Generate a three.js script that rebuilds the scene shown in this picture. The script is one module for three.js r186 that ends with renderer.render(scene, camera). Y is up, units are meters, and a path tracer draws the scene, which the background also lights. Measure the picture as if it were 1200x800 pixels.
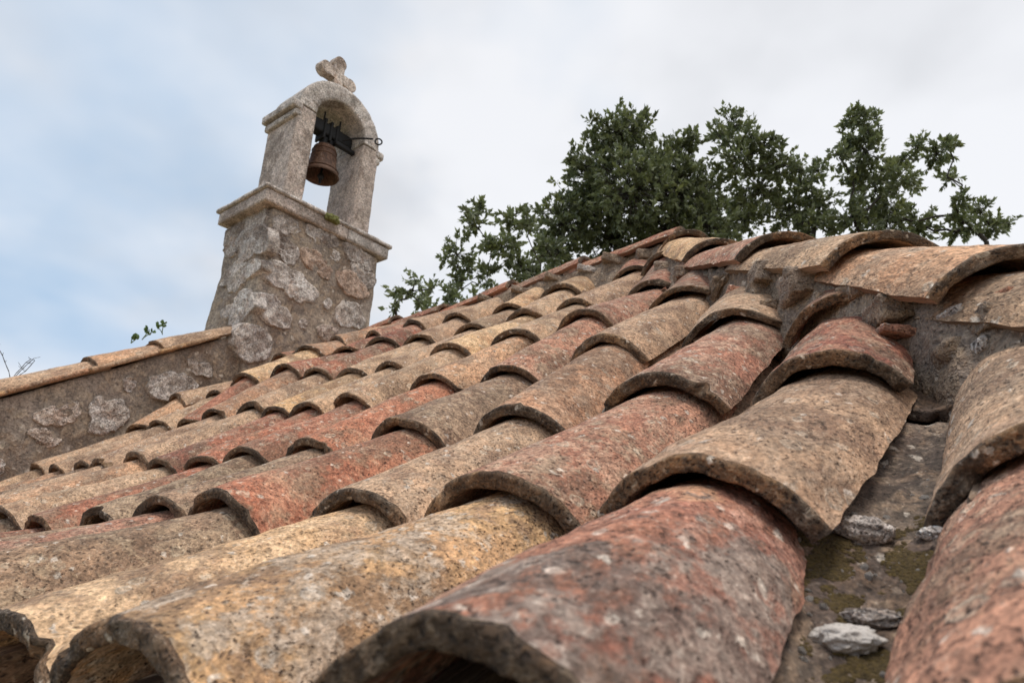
import * as THREE from 'three';
import { mergeGeometries, mergeVertices } from 'three/addons/utils/BufferGeometryUtils.js';

// ------------------------------------------------------------------ camera
const H = 2.9;                       // eye height above the ground; the eye is just above the eave
const F = 770.3, PITCH = 18.968, ROLL = 2.569, YAW = 39.04;   // F in pixels of a 1200 x 800 picture
const rad = THREE.MathUtils.degToRad;
const scene = new THREE.Scene();
const camera = new THREE.PerspectiveCamera(2 * Math.atan(400 / F) * 180 / Math.PI, 1.5, 0.01, 2000);
camera.position.set(0, H, 0);
camera.rotation.order = 'YXZ';
camera.rotation.set(rad(PITCH), rad(YAW), rad(ROLL));
camera.focus = 1.15;
camera.userData.fStop = 11;
scene.add(camera);
camera.updateMatrixWorld(true);

const renderer = new THREE.WebGLRenderer({ antialias: true });
renderer.toneMapping = THREE.LinearToneMapping;
renderer.toneMappingExposure = 1.27;
renderer.shadowMap.enabled = true;

// ------------------------------------------------------------------ noise
function hash3(x, y, z) {
  let h = Math.imul(x, 374761393) ^ Math.imul(y, 668265263) ^ Math.imul(z, 1274126177);
  h = Math.imul(h ^ (h >>> 13), 1103515245); h ^= h >>> 16; h = Math.imul(h, 2246822519); h ^= h >>> 15;
  return (h >>> 0) / 4294967296;
}
const sm = t => t * t * (3 - 2 * t);
function n3(x, y, z) {
  const xi = Math.floor(x), yi = Math.floor(y), zi = Math.floor(z);
  const u = sm(x - xi), v = sm(y - yi), w = sm(z - zi);
  const l = (a, b, t) => a + (b - a) * t;
  return l(l(l(hash3(xi, yi, zi), hash3(xi + 1, yi, zi), u), l(hash3(xi, yi + 1, zi), hash3(xi + 1, yi + 1, zi), u), v),
    l(l(hash3(xi, yi, zi + 1), hash3(xi + 1, yi, zi + 1), u), l(hash3(xi, yi + 1, zi + 1), hash3(xi + 1, yi + 1, zi + 1), u), v), w);
}
function fbm3(x, y, z, o = 4) { let s = 0, a = 0.5, t = 0; for (let i = 0; i < o; i++) { s += a * n3(x, y, z); t += a; a *= 0.5; x = x * 2.03 + 7.1; y = y * 2.03 + 3.7; z = z * 2.03 + 1.9; } return s / t; }
function rng(seed) { let a = seed >>> 0; return () => { a = (a + 0x6D2B79F5) | 0; let t = Math.imul(a ^ (a >>> 15), 1 | a); t = (t + Math.imul(t ^ (t >>> 7), 61 | t)) ^ t; return ((t ^ (t >>> 14)) >>> 0) / 4294967296; }; }
const clamp = (x, a = 0, b = 1) => Math.min(b, Math.max(a, x));
const sstep = (a, b, x) => sm(clamp((x - a) / (b - a)));
const V3 = (x, y, z) => new THREE.Vector3(x, y, z);

// ------------------------------------------------------------------ sky and sun
function makeSky() {
  const W = 1280, Hh = 640, d = new Float32Array(W * Hh * 4);
  for (let j = 0; j < Hh; j++) {
    const el = ((j + 0.5) / Hh - 0.5) * Math.PI, y = Math.sin(el), ce = Math.cos(el);
    for (let i = 0; i < W; i++) {
      const ph = ((i + 0.5) / W - 0.5) * 2 * Math.PI, x = Math.cos(ph) * ce, z = Math.sin(ph) * ce;
      const yy = Math.max(y, 0) + 0.22, px = x / yy, pz = z / yy;
      const big = fbm3(px * 0.9 + 3.1, 0.5, pz * 0.9 + 9.2, 4), med = fbm3(px * 2.6 + 13, 4.5, pz * 2.6 + 1.2, 5);
      // the cloud sheet thins out towards the far left (-x, +z side) of the view
      const clear = (-0.83 * x + 0.5 * z);
      const cover = clamp(0.95 - 0.85 * sstep(0.2, 0.9, clear + 0.8 * (big - 0.5)) + 1.5 * (med - 0.5));
      const grey = 1 - 0.20 * sstep(0.40, 0.72, 0.55 * fbm3(px * 1.5 + 31, 2, pz * 1.5 + 5, 4) + 0.45 * fbm3(px * 4.2 + 3, 7, pz * 4.2 + 15, 5));
      const k = (j * W + i) * 4, lift = (1 - 0.10 * clamp(y)) * 0.86;
      d[k] = (0.40 * (1 - cover) + 0.87 * cover * grey) * lift;
      d[k + 1] = (0.56 * (1 - cover) + 0.885 * cover * (grey * 0.97 + 0.03)) * lift;
      d[k + 2] = (0.76 * (1 - cover) + 0.925 * cover * (grey * 0.93 + 0.07)) * lift;
      d[k + 3] = 1;
    }
  }
  const t = new THREE.DataTexture(d, W, Hh, THREE.RGBAFormat, THREE.FloatType);
  t.mapping = THREE.EquirectangularReflectionMapping; t.magFilter = t.minFilter = THREE.LinearFilter; t.wrapS = THREE.RepeatWrapping;
  t.needsUpdate = true;
  return t;
}
const sky = makeSky();
scene.background = sky;
scene.environment = sky;
const sun = new THREE.DirectionalLight(new THREE.Color(1, 0.945, 0.86), 1.5);
sun.position.set(0.4, H + 9, -0.6);
sun.target.position.set(-1.5, H, -1.5);
sun.castShadow = true;
sun.shadow.radius = 34;
sun.shadow.mapSize.set(2048, 2048);
Object.assign(sun.shadow.camera, { left: -14, right: 14, top: 14, bottom: -14, near: 0.1, far: 60 });
scene.add(sun, sun.target);

// ------------------------------------------------------------------ helpers
const Mcam = new THREE.Matrix3().setFromMatrix4(camera.matrixWorld);
// a picture point as a direction (length 1 along the lens axis); the distance always comes from a surface of the place
const toCam = Mcam.clone().transpose();
const ray = (px, py) => V3((px - 600) / F, (400 - py) / F, -1).applyMatrix3(Mcam);
const onX = (px, py, X) => { const d = ray(px, py); return d.multiplyScalar(X / d.x); };      // relative to the eye
const onZ = (px, py, Z) => { const d = ray(px, py); return d.multiplyScalar(Z / d.z); };
const used = new Map();
function numbered(n) { const k = used.get(n) || 0; used.set(n, k + 1); return k ? `${n}_${String(k).padStart(3, '0')}` : n; }
function thing(name, label, category, pos, group) {
  const g = new THREE.Group(); g.name = numbered(name); g.position.copy(pos); scene.add(g);
  g.userData = { label, category }; if (group) g.userData.group = group;
  g.updateMatrixWorld(true);
  return g;
}
function sub(name, parent) { const g = new THREE.Group(); g.name = name; parent.add(g); return g; }
function shade(m) { m.castShadow = m.receiveShadow = true; return m; }
// mesh whose geometry is given relative to the eye (y + H above ground); parents are only translated
const wp = new THREE.Vector3();
function put(name, geo, mat, parent) {
  parent.updateWorldMatrix(true, false); parent.getWorldPosition(wp);
  geo.translate(-wp.x, H - wp.y, -wp.z);
  const m = shade(new THREE.Mesh(geo, mat)); m.name = name; parent.add(m); return m;
}
function place(name, geo, mat, parent, p, q) {
  parent.updateWorldMatrix(true, false); parent.getWorldPosition(wp);
  const m = shade(new THREE.Mesh(geo, mat)); m.name = name; m.position.set(p.x - wp.x, p.y + H - wp.y, p.z - wp.z); if (q) m.quaternion.copy(q); parent.add(m); return m;
}
// box projection of uv in metres, with per-face axes
function boxUV(g, s = 1, ox = 0, oy = 0) {
  if (g.index) { if (!g.attributes.normal) g.computeVertexNormals(); g = g.toNonIndexed(); }
  const p = g.attributes.position, uv = new Float32Array(p.count * 2), a = V3(), b = V3(), c = V3(), n = V3();
  for (let i = 0; i < p.count; i += 3) {
    a.fromBufferAttribute(p, i); b.fromBufferAttribute(p, i + 1); c.fromBufferAttribute(p, i + 2);
    n.subVectors(b, a).cross(c.clone().sub(a));
    const ax = Math.abs(n.x), ay = Math.abs(n.y), az = Math.abs(n.z);
    [a, b, c].forEach((v, k) => {
      const [u, w] = ax >= ay && ax >= az ? [v.z, v.y] : ay >= az ? [v.x, v.z] : [v.x, v.y];
      uv[(i + k) * 2] = u * s + ox; uv[(i + k) * 2 + 1] = w * s + oy;
    });
  }
  g.setAttribute('uv', new THREE.BufferAttribute(uv, 2));
  return g;
}
// subdivided box with rounded, noisy faces, centred on the origin
function roughBox(w, h, d, cell, r, amp, freq, seed, shape) {
  let g = new THREE.BoxGeometry(w, h, d, Math.max(1, Math.round(w / cell)), Math.max(1, Math.round(h / cell)), Math.max(1, Math.round(d / cell)));
  g.deleteAttribute('uv'); g.deleteAttribute('normal'); g = mergeVertices(g, 1e-5);
  const p = g.attributes.position, v = V3(), q = V3(), n = V3();
  for (let i = 0; i < p.count; i++) {
    v.fromBufferAttribute(p, i);
    q.set(clamp(v.x, -w / 2 + r, w / 2 - r), clamp(v.y, -h / 2 + r, h / 2 - r), clamp(v.z, -d / 2 + r, d / 2 - r));
    n.subVectors(v, q); if (n.lengthSq() > 0) n.normalize();
    v.copy(q).addScaledVector(n, r);
    const k = fbm3(v.x * freq + seed * 3.17, v.y * freq + seed * 1.31, v.z * freq + seed * 2.7, 5) - 0.5;
    v.addScaledVector(n, k * 2 * amp);
    if (shape) shape(v);
    p.setXYZ(i, v.x, v.y, v.z);
  }
  g.computeVertexNormals();
  return g;
}

// ------------------------------------------------------------------ textures (colour and fine relief of weathered clay, lime and stone)
const N = 1024;
function lattice(seed, f) { const a = new Float32Array(f * f); for (let i = 0; i < a.length; i++) a[i] = hash3(i, seed, 77); return a; }
function fbmField(seed, f0, oct, gain = 0.5) {
  const out = new Float32Array(N * N); let amp = 1, tot = 0;
  for (let o = 0; o < oct; o++) {
    const f = f0 << o; if (f > N) break; const L = lattice(seed + o * 13, f);
    for (let j = 0; j < N; j++) {
      const y = j * f / N, yi = Math.floor(y), v = sm(y - yi), r0 = yi * f, r1 = ((yi + 1) % f) * f;
      for (let i = 0; i < N; i++) {
        const x = i * f / N, xi = x | 0, x1 = xi + 1 === f ? 0 : xi + 1, u = sm(x - xi);
        const a = L[r0 + xi], b = L[r0 + x1], c = L[r1 + xi], d = L[r1 + x1];
        const m = a + (b - a) * u; out[j * N + i] += amp * (m + (c + (d - c) * u - m) * v);
      }
    }
    tot += amp; amp *= gain;
  }
  // stretch to 0..1
  let mn = 9, mx = -9; for (let i = 0; i < out.length; i++) { if (out[i] < mn) mn = out[i]; if (out[i] > mx) mx = out[i]; }
  for (let i = 0; i < out.length; i++) out[i] = (out[i] - mn) / (mx - mn);
  return out;
}
function cellField(seed, f) {                       // distance to the nearest of scattered grains, in cells, with a grain value
  const dist = new Float32Array(N * N), val = new Float32Array(N * N);
  for (let j = 0; j < N; j++) for (let i = 0; i < N; i++) {
    const x = i * f / N, y = j * f / N, xi = Math.floor(x), yi = Math.floor(y); let best = 9, bv = 0;
    for (let b = -1; b < 2; b++) for (let a = -1; a < 2; a++) {
      const cx = (xi + a + f) % f, cy = (yi + b + f) % f;
      const dx = xi + a + hash3(cx, cy, seed) - x, dy = yi + b + hash3(cx, cy, seed + 1) - y, e = dx * dx + dy * dy;
      if (e < best) { best = e; bv = hash3(cx, cy, seed + 2); }
    }
    dist[j * N + i] = Math.sqrt(best); val[j * N + i] = bv;
  }
  return { dist, val };
}
const FA = fbmField(1, 3, 7), FB = fbmField(2, 10, 6, 0.6), FC = fbmField(3, 40, 5, 0.7), FD = fbmField(4, 128, 3, 0.8), FS = fbmField(9, 5, 6, 0.65);
const CA = cellField(5, 34), CB = cellField(6, 110), CC = cellField(7, 15);
const at = (Fd, i, j, di, dj) => Fd[((j + dj) & 1023) * N + ((i + di) & 1023)];
function tex(data, srgb) {
  const t = new THREE.DataTexture(data, N, N); t.wrapS = t.wrapT = THREE.RepeatWrapping; t.magFilter = THREE.LinearFilter; t.minFilter = THREE.LinearMipmapLinearFilter; t.generateMipmaps = true;
  if (srgb) t.colorSpace = THREE.SRGBColorSpace; t.needsUpdate = true; return t;
}
function weathered(o) {
  const col = new Uint8Array(N * N * 4), hgt = new Uint8Array(N * N * 4), s = o.seed * 137;
  const [a, b, c] = o.cols, D = o.dark || [98, 78, 62], L = o.lichen || [176, 158, 136], Wt = o.white || [216, 203, 188];
  const g = o.grime ?? 0.5, li = o.lich ?? 0.4, pt = o.pits ?? 0.5, wh = o.flecks ?? 0.3, ct = o.contrast ?? 1;
  for (let j = 0; j < N; j++) for (let i = 0; i < N; i++) {
    const f1 = at(FA, i, j, s, s * 3), f2 = at(FB, i, j, s * 5, s), f3 = at(FC, i, j, s * 2, s * 7), f4 = at(FD, i, j, s, s), f5 = at(FS, i, j, s * 9, s * 4), f6 = at(FB, i, j, s * 11 + 300, s * 2 + 511);
    const t1 = sstep(0.3, 0.7, f1 + 0.35 * (f3 - 0.5)), t2 = sstep(0.5, 0.78, f2 + 0.3 * (f3 - 0.5)) * 0.8;
    let r = a[0] + (b[0] - a[0]) * t1, gg = a[1] + (b[1] - a[1]) * t1, bl = a[2] + (b[2] - a[2]) * t1;
    r += (c[0] - r) * t2; gg += (c[1] - gg) * t2; bl += (c[2] - bl) * t2;
    let h = 0.5 + 0.3 * (f2 - 0.5) + 0.45 * (f3 - 0.5) + 0.25 * (f4 - 0.5);
    // dark growth in patches with ragged edges
    const dk = clamp(g * 1.5 * sstep(0.47, 0.62, 0.5 * f5 + 0.28 * f2 + 0.27 * f3 - 0.02) ) * (0.55 + 0.6 * f3);
    r += (D[0] - r) * dk; gg += (D[1] - gg) * dk; bl += (D[2] - bl) * dk;
    // crusty pale lichen
    const lk = clamp(li * 1.7 * sstep(0.49, 0.6, 0.45 * f6 + 0.32 * f3 + 0.28 * f1)) * (0.45 + 0.75 * f3);
    r += (L[0] - r) * lk; gg += (L[1] - gg) * lk; bl += (L[2] - bl) * lk; h += lk * 0.22;
    // lichen rosettes: ragged discs, paler towards their growing rim
    const cc = ((j + s * 5 + ((f3 - 0.5) * 26)) & 1023) * N + ((i + s * 2 + ((f2 - 0.5) * 30)) & 1023), rv = CC.val[cc];
    if (rv < (o.rosette ?? 0.22)) { const q = CC.dist[cc] + 0.35 * (f3 - 0.5), R = 0.16 + rv, k = sstep(R, R - 0.07, q) * (0.35 + 0.5 * sstep(R - 0.25, R - 0.05, q)) * (0.5 + 0.7 * f3); r += (L[0] + 8 - r) * k; gg += (L[1] + 10 - gg) * k; bl += (L[2] + 12 - bl) * k; h += 0.12 * k; }
    // flecks and grains
    const wi = ((f2 - 0.5) * 40 + (f3 - 0.5) * 22) | 0, wj = ((f6 - 0.5) * 40 + (at(FC, i, j, s + 91, s * 3 + 400) - 0.5) * 22) | 0;
    const ca = ((j + s + wj) & 1023) * N + ((i + s * 3 + wi) & 1023), cv = CA.val[ca];
    if (cv < wh * 0.34) { const k = sstep(0.40, 0.12, CA.dist[ca] + 0.9 * (f3 - 0.5) + 0.5 * cv); r += (Wt[0] - r) * k * 0.75; gg += (Wt[1] - gg) * k * 0.75; bl += (Wt[2] - bl) * k * 0.75; h += 0.12 * k; }
    const cb = ((j + s * 2 + wi) & 1023) * N + ((i + s + wj) & 1023), bv = CB.val[cb];
    if (bv < pt * 0.42) { const k = sstep(0.46, 0.08, CB.dist[cb] + 0.8 * (f4 - 0.5) + 0.4 * (f1 - 0.4)) * (0.35 + bv * 1.6); r *= 1 - 0.48 * k; gg *= 1 - 0.52 * k; bl *= 1 - 0.54 * k; h -= 0.4 * k; }
    else if (bv > 0.8) { const k = sstep(0.45, 0.2, CB.dist[cb]) * 0.22; r += (Wt[0] - r) * k; gg += (Wt[1] - gg) * k; bl += (Wt[2] - bl) * k; h += 0.15 * k; }
    const sp = 1.05 + ct * (0.75 * (f4 - 0.5) + 0.6 * (f3 - 0.5));
    const k = (j * N + i) * 4;
    col[k] = clamp(r * sp, 0, 255); col[k + 1] = clamp(gg * sp, 0, 255); col[k + 2] = clamp(bl * sp, 0, 255); col[k + 3] = 255;
    hgt[k] = hgt[k + 1] = hgt[k + 2] = clamp(h, 0, 1) * 255; hgt[k + 3] = 255;
  }
  return { map: tex(col, true), bumpMap: tex(hgt, false) };
}
const mat = (t, bump = 0.004, extra = {}) => new THREE.MeshStandardMaterial({ map: t.map, bumpMap: t.bumpMap, bumpScale: bump, roughness: 0.95, metalness: 0, ...extra });
const TX = {
  Y: weathered({ seed: 1, cols: [[208, 166, 122], [214, 176, 136], [186, 140, 102]], grime: 0.4, lich: 0.1, pits: 0.5, flecks: 0.06 }),
  YL: weathered({ seed: 2, cols: [[206, 164, 118], [200, 156, 114], [170, 134, 104]], grime: 0.4, lich: 0.38, pits: 0.7, flecks: 0.3, lichen: [172, 158, 142] }),
  T: weathered({ seed: 3, cols: [[194, 160, 129], [180, 145, 115], [166, 132, 107]], grime: 0.36, lich: 0.2, pits: 0.55, flecks: 0.15 }),
  G: weathered({ seed: 4, cols: [[158, 129, 104], [140, 113, 92], [172, 138, 110]], grime: 0.55, lich: 0.3, pits: 0.6, flecks: 0.2, lichen: [168, 148, 122] }),
  R: weathered({ seed: 5, cols: [[181, 122, 94], [167, 106, 81], [188, 138, 108]], grime: 0.42, lich: 0.15, pits: 0.6, flecks: 0.2 }),
  P: weathered({ seed: 6, cols: [[176, 128, 104], [164, 113, 91], [186, 144, 118]], grime: 0.45, lich: 0.25, pits: 0.65, flecks: 0.3 }),
  D: weathered({ seed: 7, cols: [[150, 94, 75], [160, 104, 80], [174, 130, 102]], grime: 0.5, lich: 0.2, pits: 0.6, flecks: 0.25 }),
  PL: weathered({ seed: 8, cols: [[160, 110, 88], [146, 97, 80], [180, 137, 106]], grime: 0.75, lich: 0.18, pits: 0.6, flecks: 0.35, dark: [100, 86, 78], lichen: [192, 172, 156] }),
  O: weathered({ seed: 9, cols: [[196, 153, 119], [184, 139, 107], [172, 136, 110]], grime: 0.4, lich: 0.2, pits: 0.55, flecks: 0.15 }),
  mortar: weathered({ seed: 10, cols: [[148, 134, 122], [132, 119, 108], [158, 145, 131]], grime: 0.4, lich: 0.25, pits: 0.25, flecks: 0.1, contrast: 0.8, rosette: 0.05 }),
  lime: weathered({ seed: 11, cols: [[216, 205, 197], [200, 188, 180], [206, 182, 166]], grime: 0.65, lich: 0.2, pits: 0.8, flecks: 0.3, dark: [136, 122, 112], lichen: [190, 182, 172], contrast: 1.3 }),
  ashlar: weathered({ seed: 12, cols: [[206, 196, 188], [188, 177, 170], [202, 184, 173]], grime: 0.75, lich: 0.35, pits: 0.9, flecks: 0.3, dark: [134, 124, 116], lichen: [170, 162, 154], contrast: 1.2 }),
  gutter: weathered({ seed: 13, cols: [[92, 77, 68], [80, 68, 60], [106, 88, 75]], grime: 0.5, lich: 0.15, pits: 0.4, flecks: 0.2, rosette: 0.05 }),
  shadedCrust: weathered({ seed: 14, cols: [[120, 92, 68], [98, 76, 58], [146, 112, 80]], grime: 0.8, lich: 0.15, pits: 0.7, flecks: 0.2, dark: [70, 58, 48], rosette: 0.08 }),
};
const shadedCrust = [mat(TX.shadedCrust, 0.006), mat(TX.shadedCrust, 0.006, { color: new THREE.Color(0.86, 0.82, 0.78) })];       // weathered growth on the exposed broken ends, their shade partly painted into its brown
const MT = {};                                       // three tones of each clay
for (const k of ['Y', 'YL', 'T', 'G', 'R', 'P', 'D', 'PL', 'O']) MT[k] = [1, 0.95, 0.89].map((f, i) => [mat(TX[k], 0.005, { color: new THREE.Color().setRGB(f, f * (i === 2 ? 0.98 : 1), f * (i === 1 ? 1.02 : 1)) }), shadedCrust[k === 'Y' || k === 'YL' || k === 'O' || k === 'T' ? 0 : 1]]);
const M = {
  mortar: mat(TX.mortar, 0.012, { side: THREE.DoubleSide, color: new THREE.Color(0.98, 0.91, 0.85) }), wallMortar: mat(TX.mortar, 0.006), lime: mat(TX.lime, 0.010), limePink: mat(TX.lime, 0.010, { color: new THREE.Color(1.0, 0.93, 0.88) }),
  limeGrey: mat(TX.lime, 0.010, { color: new THREE.Color(0.78, 0.76, 0.75) }), limeRust: mat(TX.lime, 0.010, { color: new THREE.Color(0.92, 0.76, 0.66) }),
  ashlar: mat(TX.ashlar, 0.004), ashlarPink: mat(TX.ashlar, 0.004, { color: new THREE.Color(1, 0.93, 0.89) }), gutter: mat(TX.gutter, 0.005),
};

// ------------------------------------------------------------------ the roof's shape, relative to the eye: lines of tile ends
const rowY = [-0.032, 0.086, 0.260, 0.469, 0.679, 0.903, 1.096, 1.275], rowZ = [-0.188, -0.498, -0.818, -1.126, -1.402, -1.712, -1.986, -2.24];
const colA = { '-3': -0.55, '-2': -0.305, '-1': -0.06, 0: 0.188, 1: 0.437, 2: 0.674, 3: 0.930, 4: 1.178, 5: 1.429, 6: 1.669, 7: 1.897, 8: 2.117, 9: 2.337, 10: 2.554, 11: 2.780, 12: 3.011 };
const WALLX = -3.17;
function crestY(z) {
  if (z > rowZ[0]) return rowY[0] + (rowZ[0] - z) * 0.36;
  for (let i = 0; i < 7; i++) if (z >= rowZ[i + 1]) { const t = (rowZ[i] - z) / (rowZ[i] - rowZ[i + 1]); return rowY[i] + (rowY[i + 1] - rowY[i]) * t; }
  return rowY[7];
}
const HIP = [[-0.96, 1.335, -2.27], [-0.86, 1.20, -2.05], [-0.612, 0.934, -1.70], [-0.340, 0.729, -1.38], [-0.117, 0.557, -1.14], [0.044, 0.392, -0.93], [0.22, 0.235, -0.66], [0.41, 0.105, -0.36], [0.58, 0.02, -0.06]].map(p => V3(...p));
function hipZ(a) { const X = -a; if (X <= HIP[0].x) return -2.3; for (let i = 0; i < HIP.length - 1; i++) if (X <= HIP[i + 1].x) { const t = (X - HIP[i].x) / (HIP[i + 1].x - HIP[i].x); return HIP[i].z + (HIP[i + 1].z - HIP[i].z) * t; } return 0; }

// open ends of the cover tiles as seen: [row][column] = crest
const SEEN = [
  { 0: [498, 716], 1: [130, 722], 2: [0, 715] },
  { 0: [786, 534], 1: [563, 553], 2: [405, 572], 3: [245, 575], 4: [175, 582], 5: [103, 598], 6: [36, 604] },
  { 0: [950, 416], 1: [755, 438], 2: [590, 475], 3: [463, 488], 4: [355, 513], 5: [278, 523], 6: [229, 534], 7: [180, 538], 8: [152, 529], 9: [110, 537], 10: [92, 540], 11: [60, 544], 12: [37, 543] },
  { 0: [985, 345], 1: [850, 363], 2: [700, 391], 3: [585, 427], 4: [500, 438], 5: [405, 461], 6: [352, 472], 7: [317, 476], 8: [286, 472], 9: [243, 480], 10: [215, 490], 11: [180, 493], 12: [155, 497] },
  { 2: [793, 336], 3: [677, 362], 4: [595, 386], 5: [519, 401], 6: [450, 423], 7: [405, 430], 8: [363, 431], 9: [328, 427], 10: [280, 437], 11: [247, 457], 12: [202, 461] },
  { 3: [757, 330], 4: [668, 349], 5: [607, 363], 6: [545, 380], 7: [483, 393], 8: [440, 395], 9: [399, 407], 10: [352, 405], 11: [325, 414] },
  { 4: [737, 312], 5: [651, 333], 6: [590, 356], 7: [528, 367], 8: [479, 374], 9: [434, 387], 10: [390, 393] }, {}];
const jit = rng(5);
const gridP = [];
for (let r = 0; r < 8; r++) {
  gridP.push({});
  for (let c = -3; c <= 12; c++) {
    const n = V3(-colA[c], rowY[r], rowZ[r]), s = SEEN[r][c];
    if (s) { const d = ray(...s).normalize(); gridP[r][c] = d.multiplyScalar(n.dot(d)); }
    else gridP[r][c] = n.add(V3((jit() - 0.5) * 0.02, (jit() - 0.5) * 0.008, (jit() - 0.5) * 0.03));
  }
}
gridP[0][-1].set(0.045, -0.012, -0.235); gridP[1][-1].set(0.03, 0.107, -0.535); gridP[2][-1].set(0.03, 0.28, -0.84);
const roofNormal = z => { const e = 0.15, s = Math.atan2(crestY(z - e) - crestY(z + e), 2 * e); return V3(0, Math.cos(s), Math.sin(s)); };

// ------------------------------------------------------------------ a hand-made barrel tile: origin on the crest of the open end, local -z runs up the slope
function tileGeo({ len, w0, w1, h0, h1, th = 0.018, nu = 14, nv = 14, seed = 1, warp = 0.004, ou = 0, ov = 0, chip = 0.006, fine = 0, us = 1, vs = 0.65 }) {
  const PHI = 1.16, sP = Math.sin(PHI), cP = Math.cos(PHI);
  const sL = []; for (let i = 0; i <= nv; i++) sL.push(th * 0.9 + (len - th * 0.9) * (i - 1) / (nv - 1));
  const path = [];                                   // [s, depth] round the tile lengthways
  for (let i = nv; i >= 1; i--) path.push([sL[i], 0]);
  const rim0 = path.length;
  path.push([0.30 * th, 0], [0.07 * th, 0.04 * th], [0, 0.2 * th], [0, 0.5 * th], [0, 0.8 * th], [0.07 * th, 0.96 * th], [0.30 * th, th]);
  const rim1 = path.length - 1;
  for (let i = 1; i <= nv; i++) path.push([sL[i], th]);
  const m = path.length, pos = [], uv = [], idx = [], rimIdx = [];
  const pt = (t, s, dep) => {
    const k = s / len, w = w0 + (w1 - w0) * k, h = h0 + (h1 - h0) * k, ph = t * PHI * (1 + 0.13 * t * t * (fbm3(s * 16 + seed, Math.sign(t) * 3.3 + seed, 1.7, 4) - 0.5));
    let x = w / 2 * Math.sin(ph) / sP, y = h * (Math.cos(ph) - cP) / (1 - cP) - h;
    let nx = Math.sin(ph) * h / (1 - cP), ny = Math.cos(ph) * w / 2 / sP; const l = Math.hypot(nx, ny); nx /= l; ny /= l;
    const wv = (fbm3(t * 1.6 + seed * 7.7, s * 7 + seed, seed * 1.3, 3) - 0.5) * 2 * warp + (fbm3(t * 7 + seed, s * 38 + seed * 3, dep * 60, 3) - 0.5) * 0.0034
      + (fine ? (fbm3(t * 26 + seed, s * 160 + seed, 3.3, 3) - 0.5) * fine : 0);
    const thv = dep * (1 + 0.25 * (n3(t * 2 + seed, s * 5, 9.1) - 0.5));
    x += nx * (wv - thv); y += ny * (wv - thv);
    const edge = Math.max(0, 1 - s / 0.09);
    const bite = (fbm3(t * 2.2 + seed * 5, seed, 2.2, 3) - 0.5) * 2 * chip + Math.max(0, n3(t * 7 + seed * 2, seed * 4, dep * 40) - 0.72) * 0.05 * (chip / 0.006);
    const z = -(s + bite * edge + (s < 0.03 ? (n3(t * 22 + seed, dep * 300, seed) - 0.5) * 0.0026 : 0));
    return [x, y, z];
  };
  for (let i = 0; i <= nu; i++) {
    const t = -1 + 2 * i / nu;
    for (let j = 0; j < m; j++) {
      const [s, dep] = path[j]; pos.push(...pt(t, s, dep));
      uv.push(t * w0 * 0.58 * us / 0.5 + ou, (dep > 0 ? -s * vs - dep * 1.5 : s * vs) / 0.5 + ov);
    }
  }
  for (let i = 0; i < nu; i++) for (let j = 0; j < m; j++) {
    const a = i * m + j, b = i * m + (j + 1) % m, c = (i + 1) * m + j, d = (i + 1) * m + (j + 1) % m;
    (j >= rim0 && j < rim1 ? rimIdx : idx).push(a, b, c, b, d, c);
  }
  for (const side of [0, nu]) {                      // long edges
    const base = pos.length / 3;
    for (let j = 0; j < m; j++) { const k = side * m + j; pos.push(pos[k * 3], pos[k * 3 + 1], pos[k * 3 + 2]); uv.push(uv[k * 2] + path[j][1] * 2, uv[k * 2 + 1]); }
    for (let j = 0; j < Math.floor(m / 2) - 1; j++) {
      const a = base + j, b = base + j + 1, c = base + m - 1 - j, d = base + m - 2 - j;
      if (side === 0) idx.push(a, c, b, b, c, d); else idx.push(a, b, c, b, d, c);
    }
  }
  const g = new THREE.BufferGeometry();
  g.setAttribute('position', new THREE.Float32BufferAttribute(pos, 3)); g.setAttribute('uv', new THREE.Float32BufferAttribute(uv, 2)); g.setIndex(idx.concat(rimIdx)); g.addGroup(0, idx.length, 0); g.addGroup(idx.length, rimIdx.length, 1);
  g.computeVertexNormals();
  return g;
}
function basis(d, n, roll = 0) {                      // d up the slope, n away from the roof
  const z = d.clone().negate().normalize(), y = n.clone().addScaledVector(z, -n.dot(z)).normalize(), x = y.clone().cross(z);
  const q = new THREE.Quaternion().setFromRotationMatrix(new THREE.Matrix4().makeBasis(x, y, z));
  return roll ? q.multiply(new THREE.Quaternion().setFromAxisAngle(V3(0, 0, 1), roll)) : q;
}

// ------------------------------------------------------------------ ground
{
  const g = new THREE.CircleGeometry(600, 48).rotateX(-Math.PI / 2);
  const p = g.attributes.position, uv = g.attributes.uv; for (let i = 0; i < p.count; i++) uv.setXY(i, p.getX(i) / 2, p.getZ(i) / 2);
  const t = weathered({ seed: 21, cols: [[104, 108, 66], [122, 112, 78], [92, 98, 58]], grime: 0.4, lich: 0.2, pits: 0.3, flecks: 0.1 });
  const m = shade(new THREE.Mesh(g, mat(t, 0.02))); m.name = 'ground'; m.userData = { kind: 'structure', label: 'dry grass and earth around the chapel', category: 'ground' }; scene.add(m);
}

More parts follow.
